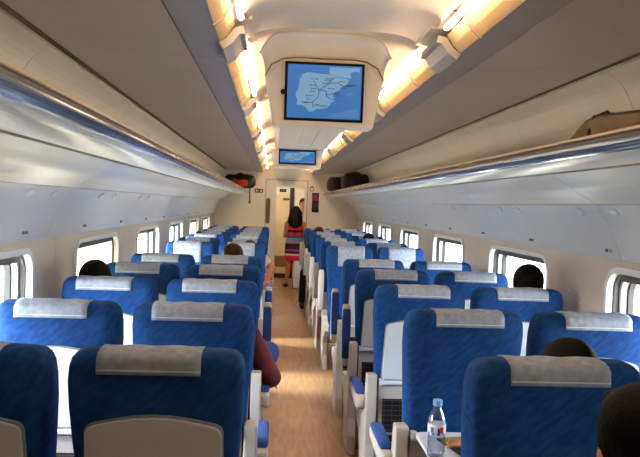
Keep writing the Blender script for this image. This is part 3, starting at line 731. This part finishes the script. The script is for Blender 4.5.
# ------------------------------------------------------------------ people
def capsule(p0, r0_, p1, r1_, flat=1.0, seg=14):
    p0, p1 = Vector(p0), Vector(p1); t = (p1 - p0); L = t.length; t = t / L if L > 1e-6 else Vector((0, 0, 1))
    a = Vector((1, 0, 0)) - t * t.x
    if a.length < 0.2: a = Vector((0, 0, 1)) - t * t.z
    a.normalize(); b2 = t.cross(a)
    st = []
    for k in range(5):
        ph = -PI / 2 + PI / 2 * k / 4; st.append((p0 + t * (math.sin(ph) * r0_ * (flat if flat < 1 else 1)), math.cos(ph) * r0_))
    for k in range(1, 5): st.append((p0.lerp(p1, k / 5), r0_ + (r1_ - r0_) * k / 5))
    for k in range(5):
        ph = PI / 2 * k / 4; st.append((p1 + t * (math.sin(ph) * r1_ * (flat if flat < 1 else 1)), math.cos(ph) * r1_))
    return loft([[c + a * (max(r, 0.0008) * math.cos(2 * PI * q / seg)) + b2 * (max(r, 0.0008) * flat * math.sin(2 * PI * q / seg)) for q in range(seg)] for c, r in st])

def fuse(name, parts, m, voxel, sm=4):
    V, F = join(*parts)
    me = mesh(name, V, F); o = bpy.data.objects.new('tmp', me); COL.objects.link(o)
    r = o.modifiers.new('r', 'REMESH'); r.mode = 'VOXEL'; r.voxel_size = voxel
    if sm:
        s_ = o.modifiers.new('s', 'SMOOTH'); s_.factor = 0.5; s_.iterations = sm
    bpy.context.view_layer.update()
    dg = bpy.context.evaluated_depsgraph_get()
    out = bpy.data.meshes.new_from_object(o.evaluated_get(dg))
    bpy.data.objects.remove(o); bpy.data.meshes.remove(me)
    out.name = name
    for p in out.polygons: p.use_smooth = True
    out.materials.clear(); out.materials.append(MATS[m])
    return out

def head_parts(c, face, s=1.0):
    """skull with brow, nose, mouth, chin, ears; face = direction looked at"""
    f = Vector(face).normalized(); side = f.cross(Vector((0, 0, 1))).normalized(); up = side.cross(f)
    c = Vector(c)
    def T(x, y, z): return c + (side * x + f * y + up * z) * s
    def ball(x, y, z, rx, ry, rz, n=12):
        R_ = []
        for i in range(n + 1):
            ph = -PI / 2 + PI * i / n
            R_.append([T(x + rx * max(math.cos(ph), 0.01) * math.cos(t), y + ry * max(math.cos(ph), 0.01) * math.sin(t), z + rz * math.sin(ph)) for t in [2 * PI * q / 18 for q in range(18)]])
        return loft(R_)
    P = [ball(0, -0.012, 0.028, 0.074, 0.094, 0.088), ball(0, 0.018, -0.035, 0.058, 0.066, 0.078), ball(0, 0.052, -0.098, 0.028, 0.028, 0.020), ball(0, 0.082, -0.018, 0.013, 0.022, 0.026), ball(0, 0.062, 0.028, 0.052, 0.020, 0.014),
         ball(0, 0.072, -0.062, 0.024, 0.014, 0.010), ball(0.076, -0.008, -0.012, 0.010, 0.022, 0.032), ball(-0.076, -0.008, -0.012, 0.010, 0.022, 0.032)]
    return P, T, ball

def hand_parts(wrist, fwd, palm_n, thumb_side, curl=0.5, s=1.0):
    w = Vector(wrist); f = Vector(fwd).normalized(); n = Vector(palm_n); n = (n - f * n.dot(f)).normalized(); sd = f.cross(n).normalized() * thumb_side
    P = [capsule(w, 0.026 * s, w + f * 0.055 * s, 0.034 * s, 0.55)]
    P.append(capsule(w + f * 0.03 * s + sd * 0.014 * s, 0.024 * s, w + f * 0.075 * s + sd * 0.016 * s, 0.022 * s, 0.6))
    P.append(capsule(w + f * 0.03 * s - sd * 0.014 * s, 0.024 * s, w + f * 0.07 * s - sd * 0.016 * s, 0.022 * s, 0.6))
    for q, (o, l) in enumerate(((0.030, 0.070), (0.011, 0.080), (-0.009, 0.074), (-0.028, 0.058))):
        b0 = w + f * 0.080 * s + sd * o * s; d = f
        for j, fr in enumerate((0.45, 0.32, 0.23)):
            ang = curl * (0.55 + 0.35 * j); d2 = (f * math.cos(ang * (j + 1) * 0.6) + n * math.sin(ang * (j + 1) * 0.6)).normalized()
            b1 = b0 + d2 * l * fr * s; P.append(capsule(b0, (0.0095 - 0.001 * j) * s, b1, (0.0088 - 0.001 * j) * s)); b0 = b1
    t0 = w + f * 0.022 * s + sd * 0.028 * s; t1 = t0 + (f * 0.55 + sd * 0.75 + n * 0.25).normalized() * 0.038 * s; t2 = t1 + (f * 0.9 + sd * 0.25 + n * 0.35).normalized() * 0.030 * s
    P += [capsule(t0, 0.014 * s, t1, 0.011 * s), capsule(t1, 0.011 * s, t2, 0.008 * s)]
    return P

SIT = dict(pelvis=(0, 0.33, 0.55), waist=(0, 0.30, 0.72), chest=(0, 0.285, 0.90), neck=(0, 0.275, 1.03), head=(0, 0.285, 1.165), face=(0, 1, -0.1),
    hipL=(-0.09, 0.35, 0.53), hipR=(0.09, 0.35, 0.53), kneeL=(-0.11, 0.70, 0.53), kneeR=(0.11, 0.70, 0.53), ankL=(-0.11, 0.68, 0.09), ankR=(0.11, 0.68, 0.09), toeL=(-0.115, 0.84, 0.035), toeR=(0.115, 0.84, 0.035),
    shL=(-0.155, 0.285, 0.97), shR=(0.155, 0.285, 0.97), elL=(-0.19, 0.33, 0.72), elR=(0.19, 0.33, 0.72), wrL=(-0.10, 0.53, 0.645), wrR=(0.10, 0.53, 0.645), haL=(0.5, 0.8, -0.1), haR=(-0.5, 0.8, -0.1))
def person(label, loc, rz, pose, skin='skin', hair='hair_black', top='cloth_grey', legs='cloth_dark', voxel=0.009, sleeve='long', long_hair=False, bare_legs=False, dress=None, k=1.0, group=None):
    J = dict(SIT); J.update(pose)
    t = empty('person', loc, rz); tag(t, label, 'person', group or 'passengers')
    v = {a: Vector(b2) for a, b2 in J.items()}
    B = []
    B += [capsule(v['pelvis'], 0.135, v['waist'], 0.118, 0.72), capsule(v['waist'], 0.118, v['chest'], 0.145, 0.68), capsule(v['chest'], 0.140, v['neck'] - (v['neck'] - v['chest']) * 0.3, 0.085, 0.72), capsule(v['chest'].lerp(v['neck'], 0.5), 0.06, v['head'], 0.052)]
    HP, T, ball = head_parts(v['head'], v['face'])
    B += HP
    for q in 'LR':
        B += [capsule(v['chest'].lerp(v['neck'], 0.45), 0.06, v['sh' + q], 0.056), capsule(v['sh' + q], 0.054, v['el' + q], 0.040), capsule(v['el' + q], 0.040, v['wr' + q], 0.026)]
        B += hand_parts(v['wr' + q], v['ha' + q], J.get('pn' + q, (0, 0, -1)), 1 if q == 'L' else -1, J.get('curl', 0.5))
        B += [capsule(v['pelvis'], 0.10, v['hip' + q], 0.092), capsule(v['hip' + q], 0.088, v['knee' + q], 0.058), capsule(v['knee' + q], 0.056, v['ank' + q].lerp(v['knee' + q], 0.65), 0.054), capsule(v['knee' + q], 0.054, v['ank' + q], 0.034), capsule(v['ank' + q] - Vector((0, 0, 0.03)), 0.034, v['toe' + q], 0.026)]
    body = obj('body', fuse('body', B, skin, voxel), t)
    # eyes
    for sd in (-1, 1):
        e = obj('eye', mesh('eye', *ball(0.030 * sd, 0.068, 0.008, 0.012, 0.010, 0.008, 8), 'eye_white', smooth=True), t)
        obj('iris', mesh('iris', *ball(0.030 * sd, 0.0765, 0.008, 0.005, 0.003, 0.005, 6), 'eye_dark', smooth=True), e)
    # hair
    Hh = [ball(0, -0.024, 0.036, 0.086, 0.098, 0.094), ball(0, -0.055, -0.01, 0.076, 0.062, 0.085)]
    if long_hair:
        c = v['head']; f = Vector(J['face']).normalized()
        Hh += [capsule(T(0, -0.05, 0.01), 0.112, T(0, -0.09, -0.14), 0.14, 0.75), capsule(T(0, -0.09, -0.14), 0.14, T(0.02, -0.13, -0.25), 0.09, 0.7), capsule(T(0.08, -0.03, -0.02), 0.05, T(0.11, -0.07, -0.20), 0.04), capsule(T(-0.08, -0.03, -0.02), 0.05, T(-0.11, -0.07, -0.19), 0.045)]
    else:
        Hh += [ball(0.068, -0.012, 0.005, 0.016, 0.034, 0.04), ball(-0.068, -0.012, 0.005, 0.016, 0.034, 0.04), ball(0, 0.045, 0.085, 0.055, 0.035, 0.026)]
    obj('hair', fuse('hair', Hh, hair, voxel), t)
    # clothes
    g = 0.012
    if dress is None:
        C = [capsule(v['pelvis'], 0.135 + g, v['waist'], 0.118 + g, 0.76), capsule(v['waist'], 0.118 + g, v['chest'], 0.145 + g, 0.72), capsule(v['chest'], 0.140 + g, v['neck'] - (v['neck'] - v['chest']) * 0.35, 0.090, 0.76)]
        for q in 'LR':
            C += [capsule(v['chest'].lerp(v['neck'], 0.4), 0.072, v['sh' + q], 0.068), capsule(v['sh' + q], 0.068, v['el' + q] if sleeve == 'long' else v['sh' + q].lerp(v['el' + q], 0.45), 0.056)]
            if sleeve == 'long': C.append(capsule(v['el' + q], 0.056, v['wr' + q].lerp(v['el' + q], 0.12), 0.040))
        obj('top', fuse('top', C, top, voxel), t)
        C = [capsule(v['pelvis'] - (v['waist'] - v['pelvis']) * 0.15, 0.135 + g * 1.5, v['pelvis'].lerp(v['waist'], 0.35), 0.13 + g, 0.8)]
        for q in 'LR':
            C += [capsule(v['pelvis'], 0.11, v['hip' + q], 0.106), capsule(v['hip' + q], 0.104, v['knee' + q], 0.074), capsule(v['knee' + q], 0.072, v['ank' + q] + Vector((0, 0, 0.03)), 0.056)]
        obj('trousers', fuse('trousers', C, legs, voxel), t)
    else:
        obj('dress', fuse('dress', [capsule(a, r1, b2, r2, fl) for a, r1, b2, r2, fl in dress], 'dress_stripes', voxel), t)
    for q in 'LR':
        obj('shoe', fuse('shoe', [capsule(v['ank' + q] - Vector((0, 0, 0.03)), 0.043, v['toe' + q] + Vector((0, 0, 0.0)), 0.034, 0.9), capsule(v['ank' + q] + Vector((0, 0, -0.045)), 0.036, v['toe' + q] - Vector((0, 0, 0.008)), 0.026)], 'shoe_dark', voxel), t)
    return t

def sit_at(col, row):
    o = SEATS[col, row]; return tuple(o.location), o.rotation_euler.z
def shifted(dx, dz=0.0, dy=0.0, **kw):
    p = {}
    for k_, f in (('waist', 0.3), ('chest', 0.65), ('neck', 0.9), ('head', 1.0), ('shL', 0.75), ('shR', 0.75), ('elL', 0.4), ('elR', 0.4)):
        b2 = SIT[k_]; p[k_] = (b2[0] + dx * f, b2[1] + dy * f, b2[2] + dz * f)
    p.update(kw); return p
l, z = sit_at('RW', 3); person('dark-haired head above a right window seat, silhouetted against the bright window', l, z, shifted(0.125, 0.02), top='cloth_grey')
l, z = sit_at('LW', 3); person('black-haired head above a left window seat, against the drawn cream blind', l, z, shifted(-0.125, -0.025), top='cloth_dark')
l, z = sit_at('LA', 5); person('passenger whose brown hair shows over the left aisle seats', l, z, shifted(-0.01, -0.012), hair='hair_brown', top='cloth_white')
l, z = sit_at('RA', 1); person('passenger with bare forearm reaching towards the water bottle', l, z,
    shifted(0.125, -0.07, 0.0, elL=(-0.10, 0.42, 0.74), wrL=(-0.06, 0.64, 0.77), haL=(-0.2, 1, -0.1)), skin='skin_tan', top='cloth_green', sleeve='short')
l, z = sit_at('RA', 0); person('nearest passenger, black-haired head cut off by the lower right corner', (l[0], l[1], 0), z,
    shifted(-0.085, 0.0, -0.02), top='cloth_dark')
l, z = sit_at('LA', 3); person('passenger in maroon top whose elbow leans into the aisle', l, z,
    shifted(0.07, -0.13, 0.0, shR=(0.185, 0.24, 0.88), elR=(0.315, 0.25, 0.655), wrR=(0.29, 0.42, 0.585), haR=(-0.1, 0.8, -0.35), kneeR=(0.29, 0.68, 0.70), hipR=(0.10, 0.35, 0.54), ankR=(0.13, 0.80, 0.32), toeR=(0.12, 0.95, 0.27), kneeL=(0.02, 0.72, 0.55), ankL=(0.0, 0.70, 0.09), toeL=(0.0, 0.86, 0.035)),
    top='cloth_maroon', legs='cloth_jeans')
l, z = sit_at('LA', 7); person('passenger in left aisle seat with bare arm and leg edging into the aisle', l, z,
    shifted(-0.05, -0.10, 0.02, shL=(-0.20, 0.30, 0.98), elL=(-0.285, 0.30, 0.98), wrL=(-0.26, 0.42, 0.78)) | dict(elL=(-0.30, 0.36, 0.90), wrL=(-0.26, 0.55, 0.76), kneeL=(-0.24, 0.68, 0.58), ankL=(-0.24, 0.66, 0.09), toeL=(-0.24, 0.82, 0.035)), skin='skin_tan', hair='hair_brown', top='cloth_white', legs='skin_tan', sleeve='short')
l, z = sit_at('RA', 11); person('passenger in dark clothes with auburn hair near the far door', l, z,
    shifted(0.05, -0.035, 0.0, kneeR=(0.27, 0.66, 0.55), ankR=(0.30, 0.62, 0.09), toeR=(0.30, 0.78, 0.035), elR=(0.26, 0.36, 0.74), wrR=(0.25, 0.56, 0.66)), hair='hair_auburn', top='cloth_dark', legs='cloth_dark', sleeve='short')
l, z = sit_at('RW', 9); person('small dark head low among the far right window seats', l, z, shifted(0.0, -0.05, 0.0, face=(0.1, 1, -0.6)), top='cloth_dark')
# standing woman, back to us
ws = dict(pelvis=(0.0, 0.0, 0.84), waist=(0, 0.0, 0.98), chest=(0.01, 0.0, 1.16), neck=(0.015, 0.01, 1.29), head=(0.02, 0.02, 1.445), face=(0.25, 1, -0.12),
    hipL=(-0.085, 0, 0.80), hipR=(0.085, 0, 0.80), kneeL=(-0.09, 0.02, 0.44), kneeR=(0.05, 0.01, 0.44), ankL=(-0.135, -0.02, 0.085), ankR=(0.02, 0.0, 0.085), toeL=(-0.18, 0.11, 0.035), toeR=(0.03, 0.14, 0.035),
    shL=(-0.145, 0.0, 1.225), shR=(0.165, 0.0, 1.225), elL=(-0.185, 0.03, 0.99), elR=(0.19, 0.05, 0.99), wrL=(-0.10, 0.20, 1.08), wrR=(0.12, 0.22, 0.94), haL=(0.3, 0.6, 0.5), haR=(-0.2, 0.8, 0.1))
V3 = Vector
wd = [(V3((0, 0, 0.60)), 0.185, V3((0, 0, 0.84)), 0.178, 0.75), (V3((0, 0, 0.84)), 0.175, V3((0, 0, 0.98)), 0.145, 0.75), (V3((0, 0, 0.98)), 0.145, V3((0.01, 0, 1.16)), 0.162, 0.75), (V3((0.01, 0, 1.16)), 0.158, V3((0.013, 0.0, 1.24)), 0.11, 0.8)]
person('standing woman in striped dress with long dark hair, back turned, by the far door', (0.42, 14.20, 0), 0, ws, skin='skin_tan', long_hair=True, dress=wd, sleeve='short')
# man in the vestibule behind her
ms = dict(pelvis=(0, 0, 0.92), waist=(0, 0, 1.08), chest=(0, 0, 1.28), neck=(0, 0.0, 1.45), head=(0.0, 0.015, 1.61), face=(0.15, 1, -0.1),
    hipL=(-0.09, 0, 0.88), hipR=(0.09, 0, 0.88), kneeL=(-0.10, 0.02, 0.49), kneeR=(0.10, 0.02, 0.49), ankL=(-0.10, 0, 0.09), ankR=(0.10, 0, 0.09), toeL=(-0.12, 0.16, 0.035), toeR=(0.12, 0.16, 0.035),
    shL=(-0.18, 0, 1.38), shR=(0.18, 0, 1.38), elL=(-0.22, 0.03, 1.10), elR=(0.22, 0.03, 1.10), wrL=(-0.20, 0.18, 0.92), wrR=(0.20, 0.18, 0.92), haL=(0.1, 0.5, -0.8), haR=(-0.1, 0.5, -0.8))
person('short-haired passenger half hidden in the vestibule behind the standing woman', (0.60, 15.1, 0), PI, ms, hair='hair_brown', top='cloth_white', sleeve='short')

# ------------------------------------------------------------------ white suitcase beside the woman
sc_ = empty('suitcase', (0.485, 13.98, 0)); tag(sc_, 'pale upright suitcase beside the legs of the standing woman', 'suitcase')
obj('shell', mesh('shell', *prism(rrect(-0.075, 0.075, 0.03, 0.53, 0.025, 4), 'y', -0.10, 0.10), 'case_white', bevel=0.008), sc_)
for sd in (-1, 1):
    obj('wheel', mesh('wheel', *tube([(0.05 * sd - 0.012, 0, 0.018), (0.05 * sd + 0.012, 0, 0.018)], 0.018, 12), 'black_plastic'), sc_)
obj('grip', mesh('grip', *tube([(-0.04, 0, 0.53), (-0.04, 0, 0.56), (0.04, 0, 0.56), (0.04, 0, 0.53)], 0.008, 8), 'black_plastic'), sc_)

# ------------------------------------------------------------------ bags on the racks
def soft_bag(name, label, loc, rz, L, D, Hh_, m, trim, lump=0.12, handles=True, seed=1):
    t = empty(name, loc, rz); tag(t, label, 'bag')
    R_ = []; n = 26
    for i in range(15):
        f = i / 14; x = -L / 2 + L * f; e = (1 - abs(2 * f - 1) ** 5) ** 0.4 if 0 < f < 1 else 0.28
        e = max(e, 0.28)
        ring_ = []
        for q in range(n):
            a = 2 * PI * q / n; c, s_ = math.cos(a), math.sin(a)
            yy = D / 2 * e * math.copysign(abs(c) ** 0.6, c); zz = Hh_ / 2 + Hh_ / 2 * (0.35 + 0.65 * e) * math.copysign(abs(s_) ** 0.65, s_)
            nz = noise.noise(Vector((x * 5 + seed, yy * 5, zz * 5))) * lump * Hh_
            zz = max(0.0, zz + (nz if s_ > -0.3 else 0)) 
            ring_.append((x, yy + nz * 0.5, zz))
        R_.append(ring_)
    obj('bag_body', mesh('bag_body', *loft(R_), m, smooth=True), t)
    obj('zip', mesh('zip', *tube([(-L * 0.42 + L * 0.84 * k / 8, 0, Hh_ + 0.003 + noise.noise(Vector(((-L * 0.42 + L * 0.84 * k / 8) * 5 + seed, 0, Hh_ * 5))) * lump * Hh_) for k in range(9)], 0.008, 6), trim), t)
    if handles:
        for sd in (-1, 1):
            obj('strap', mesh('strap', *tube(smooth_line([(-L * 0.18, sd * D * 0.47, Hh_ * 0.35), (-L * 0.15, sd * D * 0.46, Hh_ * 0.85), (0, sd * D * 0.22, Hh_ * 1.10), (L * 0.15, sd * D * 0.46, Hh_ * 0.85), (L * 0.18, sd * D * 0.47, Hh_ * 0.35)], 4), 0.011, 6), trim), t)
    return t
SH = 1.848
lb = soft_bag('backpack', 'black and red backpack overhanging the left rack by the far wall', (-0.62, 13.25, SH + 0.012), 0.15, 0.56, 0.36, 0.24, 'bag_black', 'bag_black', seed=3)
obj('front_pocket', mesh('front_pocket', *loft([[(x * s_, -0.17 - d, 0.03 + (z) * s_) for x, z in rrect(-0.13, 0.13, 0.0, 0.12, 0.04, 4)] for s_, d in ((1, 0), (0.97, 0.03), (0.8, 0.045))]), 'bag_red', smooth=True), lb, (0.0, 0, 0))
obj('hanging_strap', mesh('hanging_strap', *prism([(0.150, -0.24), (0.178, -0.24), (0.168, 0.06), (0.148, 0.06)], 'y', -0.214, -0.209), 'strap_grey'), lb)
obj('buckle', mesh('buckle', *box(0.140, 0.188, -0.222, -0.207, -0.262, -0.236), 'black_plastic'), lb)
soft_bag('travel_bag', 'dark brown travel bag at far end of the right rack', (1.12, 12.9, SH), 0.2, 0.40, 0.34, 0.23, 'bag_brown', 'bag_trim', seed=8)
soft_bag('duffel_bag', 'black duffel bag beside the brown one on the right rack', (1.30, 11.9, SH), 0.15, 0.44, 0.40, 0.28, 'bag_black', 'bag_black', seed=13)
# nearest bag on the right rack: slumped olive holdall
ob = empty('holdall', (1.36, 2.62, SH + 0.003)); ob.scale = (1, 1, 0.74); tag(ob, 'slumped olive holdall on the near part of the right rack', 'bag')
prof = [(0.45, 0.0), (0.44, 0.03), (0.30, 0.11), (0.21, 0.175), (0.17, 0.182), (0.05, 0.185), (-0.15, 0.165), (-0.35, 0.14), (-0.46, 0.10), (-0.48, 0.0)]
R_ = []
for i in range(9):
    f = -1 + 2 * i / 8; k_ = 1 - 0.22 * abs(f) ** 3
    R_.append([(f * 0.17 * (1 if 0 < j < 9 else 1), y * (1 - 0.05 * f * f), max(0, z * k_ + 0.008 * noise.noise(Vector((f * 2, y * 9, 1))))) for j, (y, z) in enumerate(prof)])
obj('bag_body', mesh('bag_body', *loft(R_), 'bag_olive', smooth=False), ob)
obj('piping', mesh('piping', *tube([(-0.15, y, z * 0.83 + 0.004) for y, z in prof[1:-1]], 0.007, 8), 'bag_trim'), ob)
obj('strap', mesh('strap', *tube([(-0.155, 0.13, 0.0), (-0.168, 0.13, 0.09), (-0.155, 0.13, 0.155), (-0.10, 0.13, 0.19)], 0.012, 8), 'bag_trim'), ob)
obj('strap', mesh('strap', *tube([(-0.155, -0.27, 0.0), (-0.168, -0.27, 0.07), (-0.155, -0.27, 0.125), (-0.10, -0.27, 0.16)], 0.012, 8), 'bag_trim'), ob)
obj('flap', mesh('flap', *tube([(-0.12, 0.22, 0.176), (-0.05, 0.20, 0.190), (0.05, 0.20, 0.190)], [0.010, 0.014, 0.010], 8), 'bag_trim'), ob)

# ------------------------------------------------------------------ water bottle and magazine on the lowered tray
bt = empty('water_bottle', (0.612, 2.605, 0.708)); tag(bt, 'clear plastic water bottle with pale blue cap on the lowered tray', 'bottle'); bt.scale = (1.02, 1.02, 0.95)
obj('bottle_body', mesh('bottle_body', *lathe([(0.020, 0.0), (0.029, 0.004), (0.031, 0.012), (0.031, 0.03), (0.0295, 0.036), (0.031, 0.042), (0.031, 0.06), (0.0295, 0.066), (0.031, 0.072), (0.031, 0.085), (0.0315, 0.13), (0.029, 0.15), (0.022, 0.172), (0.0145, 0.186), (0.0135, 0.200)], 28), 'bottle_plastic', smooth=True), bt)
lb_ = obj('label_band', mesh('label_band', *lathe([(0.0315, 0.088), (0.0322, 0.089), (0.0322, 0.128), (0.0315, 0.129)], 28), 'label_white', smooth=True), bt)
def arc(a0, a1, z0, z1, r=0.0327):
    n = 6; return loft([[(r * math.sin(a), -r * math.cos(a), z0), (r * math.sin(a), -r * math.cos(a), z1), ((r + 0.0008) * math.sin(a), -(r + 0.0008) * math.cos(a), z1), ((r + 0.0008) * math.sin(a), -(r + 0.0008) * math.cos(a), z0)] for a in [a0 + (a1 - a0) * k / n for k in range(n + 1)]])
obj('label_stripe', mesh('label_stripe', *arc(-1.9, 1.9, 0.090, 0.099), 'label_blue'), lb_)
obj('label_emblem', mesh('label_emblem', *arc(0.15, 0.55, 0.098, 0.122), 'label_red'), lb_)
obj('label_emblem', mesh('label_emblem', *arc(-0.10, 0.12, 0.096, 0.118), 'label_navy'), lb_)
obj('label_emblem', mesh('label_emblem', *arc(-0.9, -0.55, 0.100, 0.120), 'label_blue'), lb_)
cp = obj('cap', mesh('cap', *lathe([(0.0165, 0.196), (0.0168, 0.199), (0.0165, 0.216), (0.0145, 0.219), (0.004, 0.2195)], 24), 'bottle_cap', smooth=False), bt)
mg = empty('magazine', (0.775, 2.70, 0.7085), 0.25); tag(mg, 'dark magazine with green and yellow cover on the lowered tray', 'magazine')
obj('pages', mesh('pages', *box(-0.09, 0.09, -0.12, 0.12, 0.0, 0.007), 'mag_dark'), mg)
obj('cover_print', mesh('cover_print', *box(-0.085, 0.02, 0.02, 0.115, 0.0072, 0.0082), 'mag_green'), mg)
obj('cover_print', mesh('cover_print', *box(-0.085, -0.02, 0.03, 0.06, 0.0084, 0.0092), 'mag_yellow'), mg)
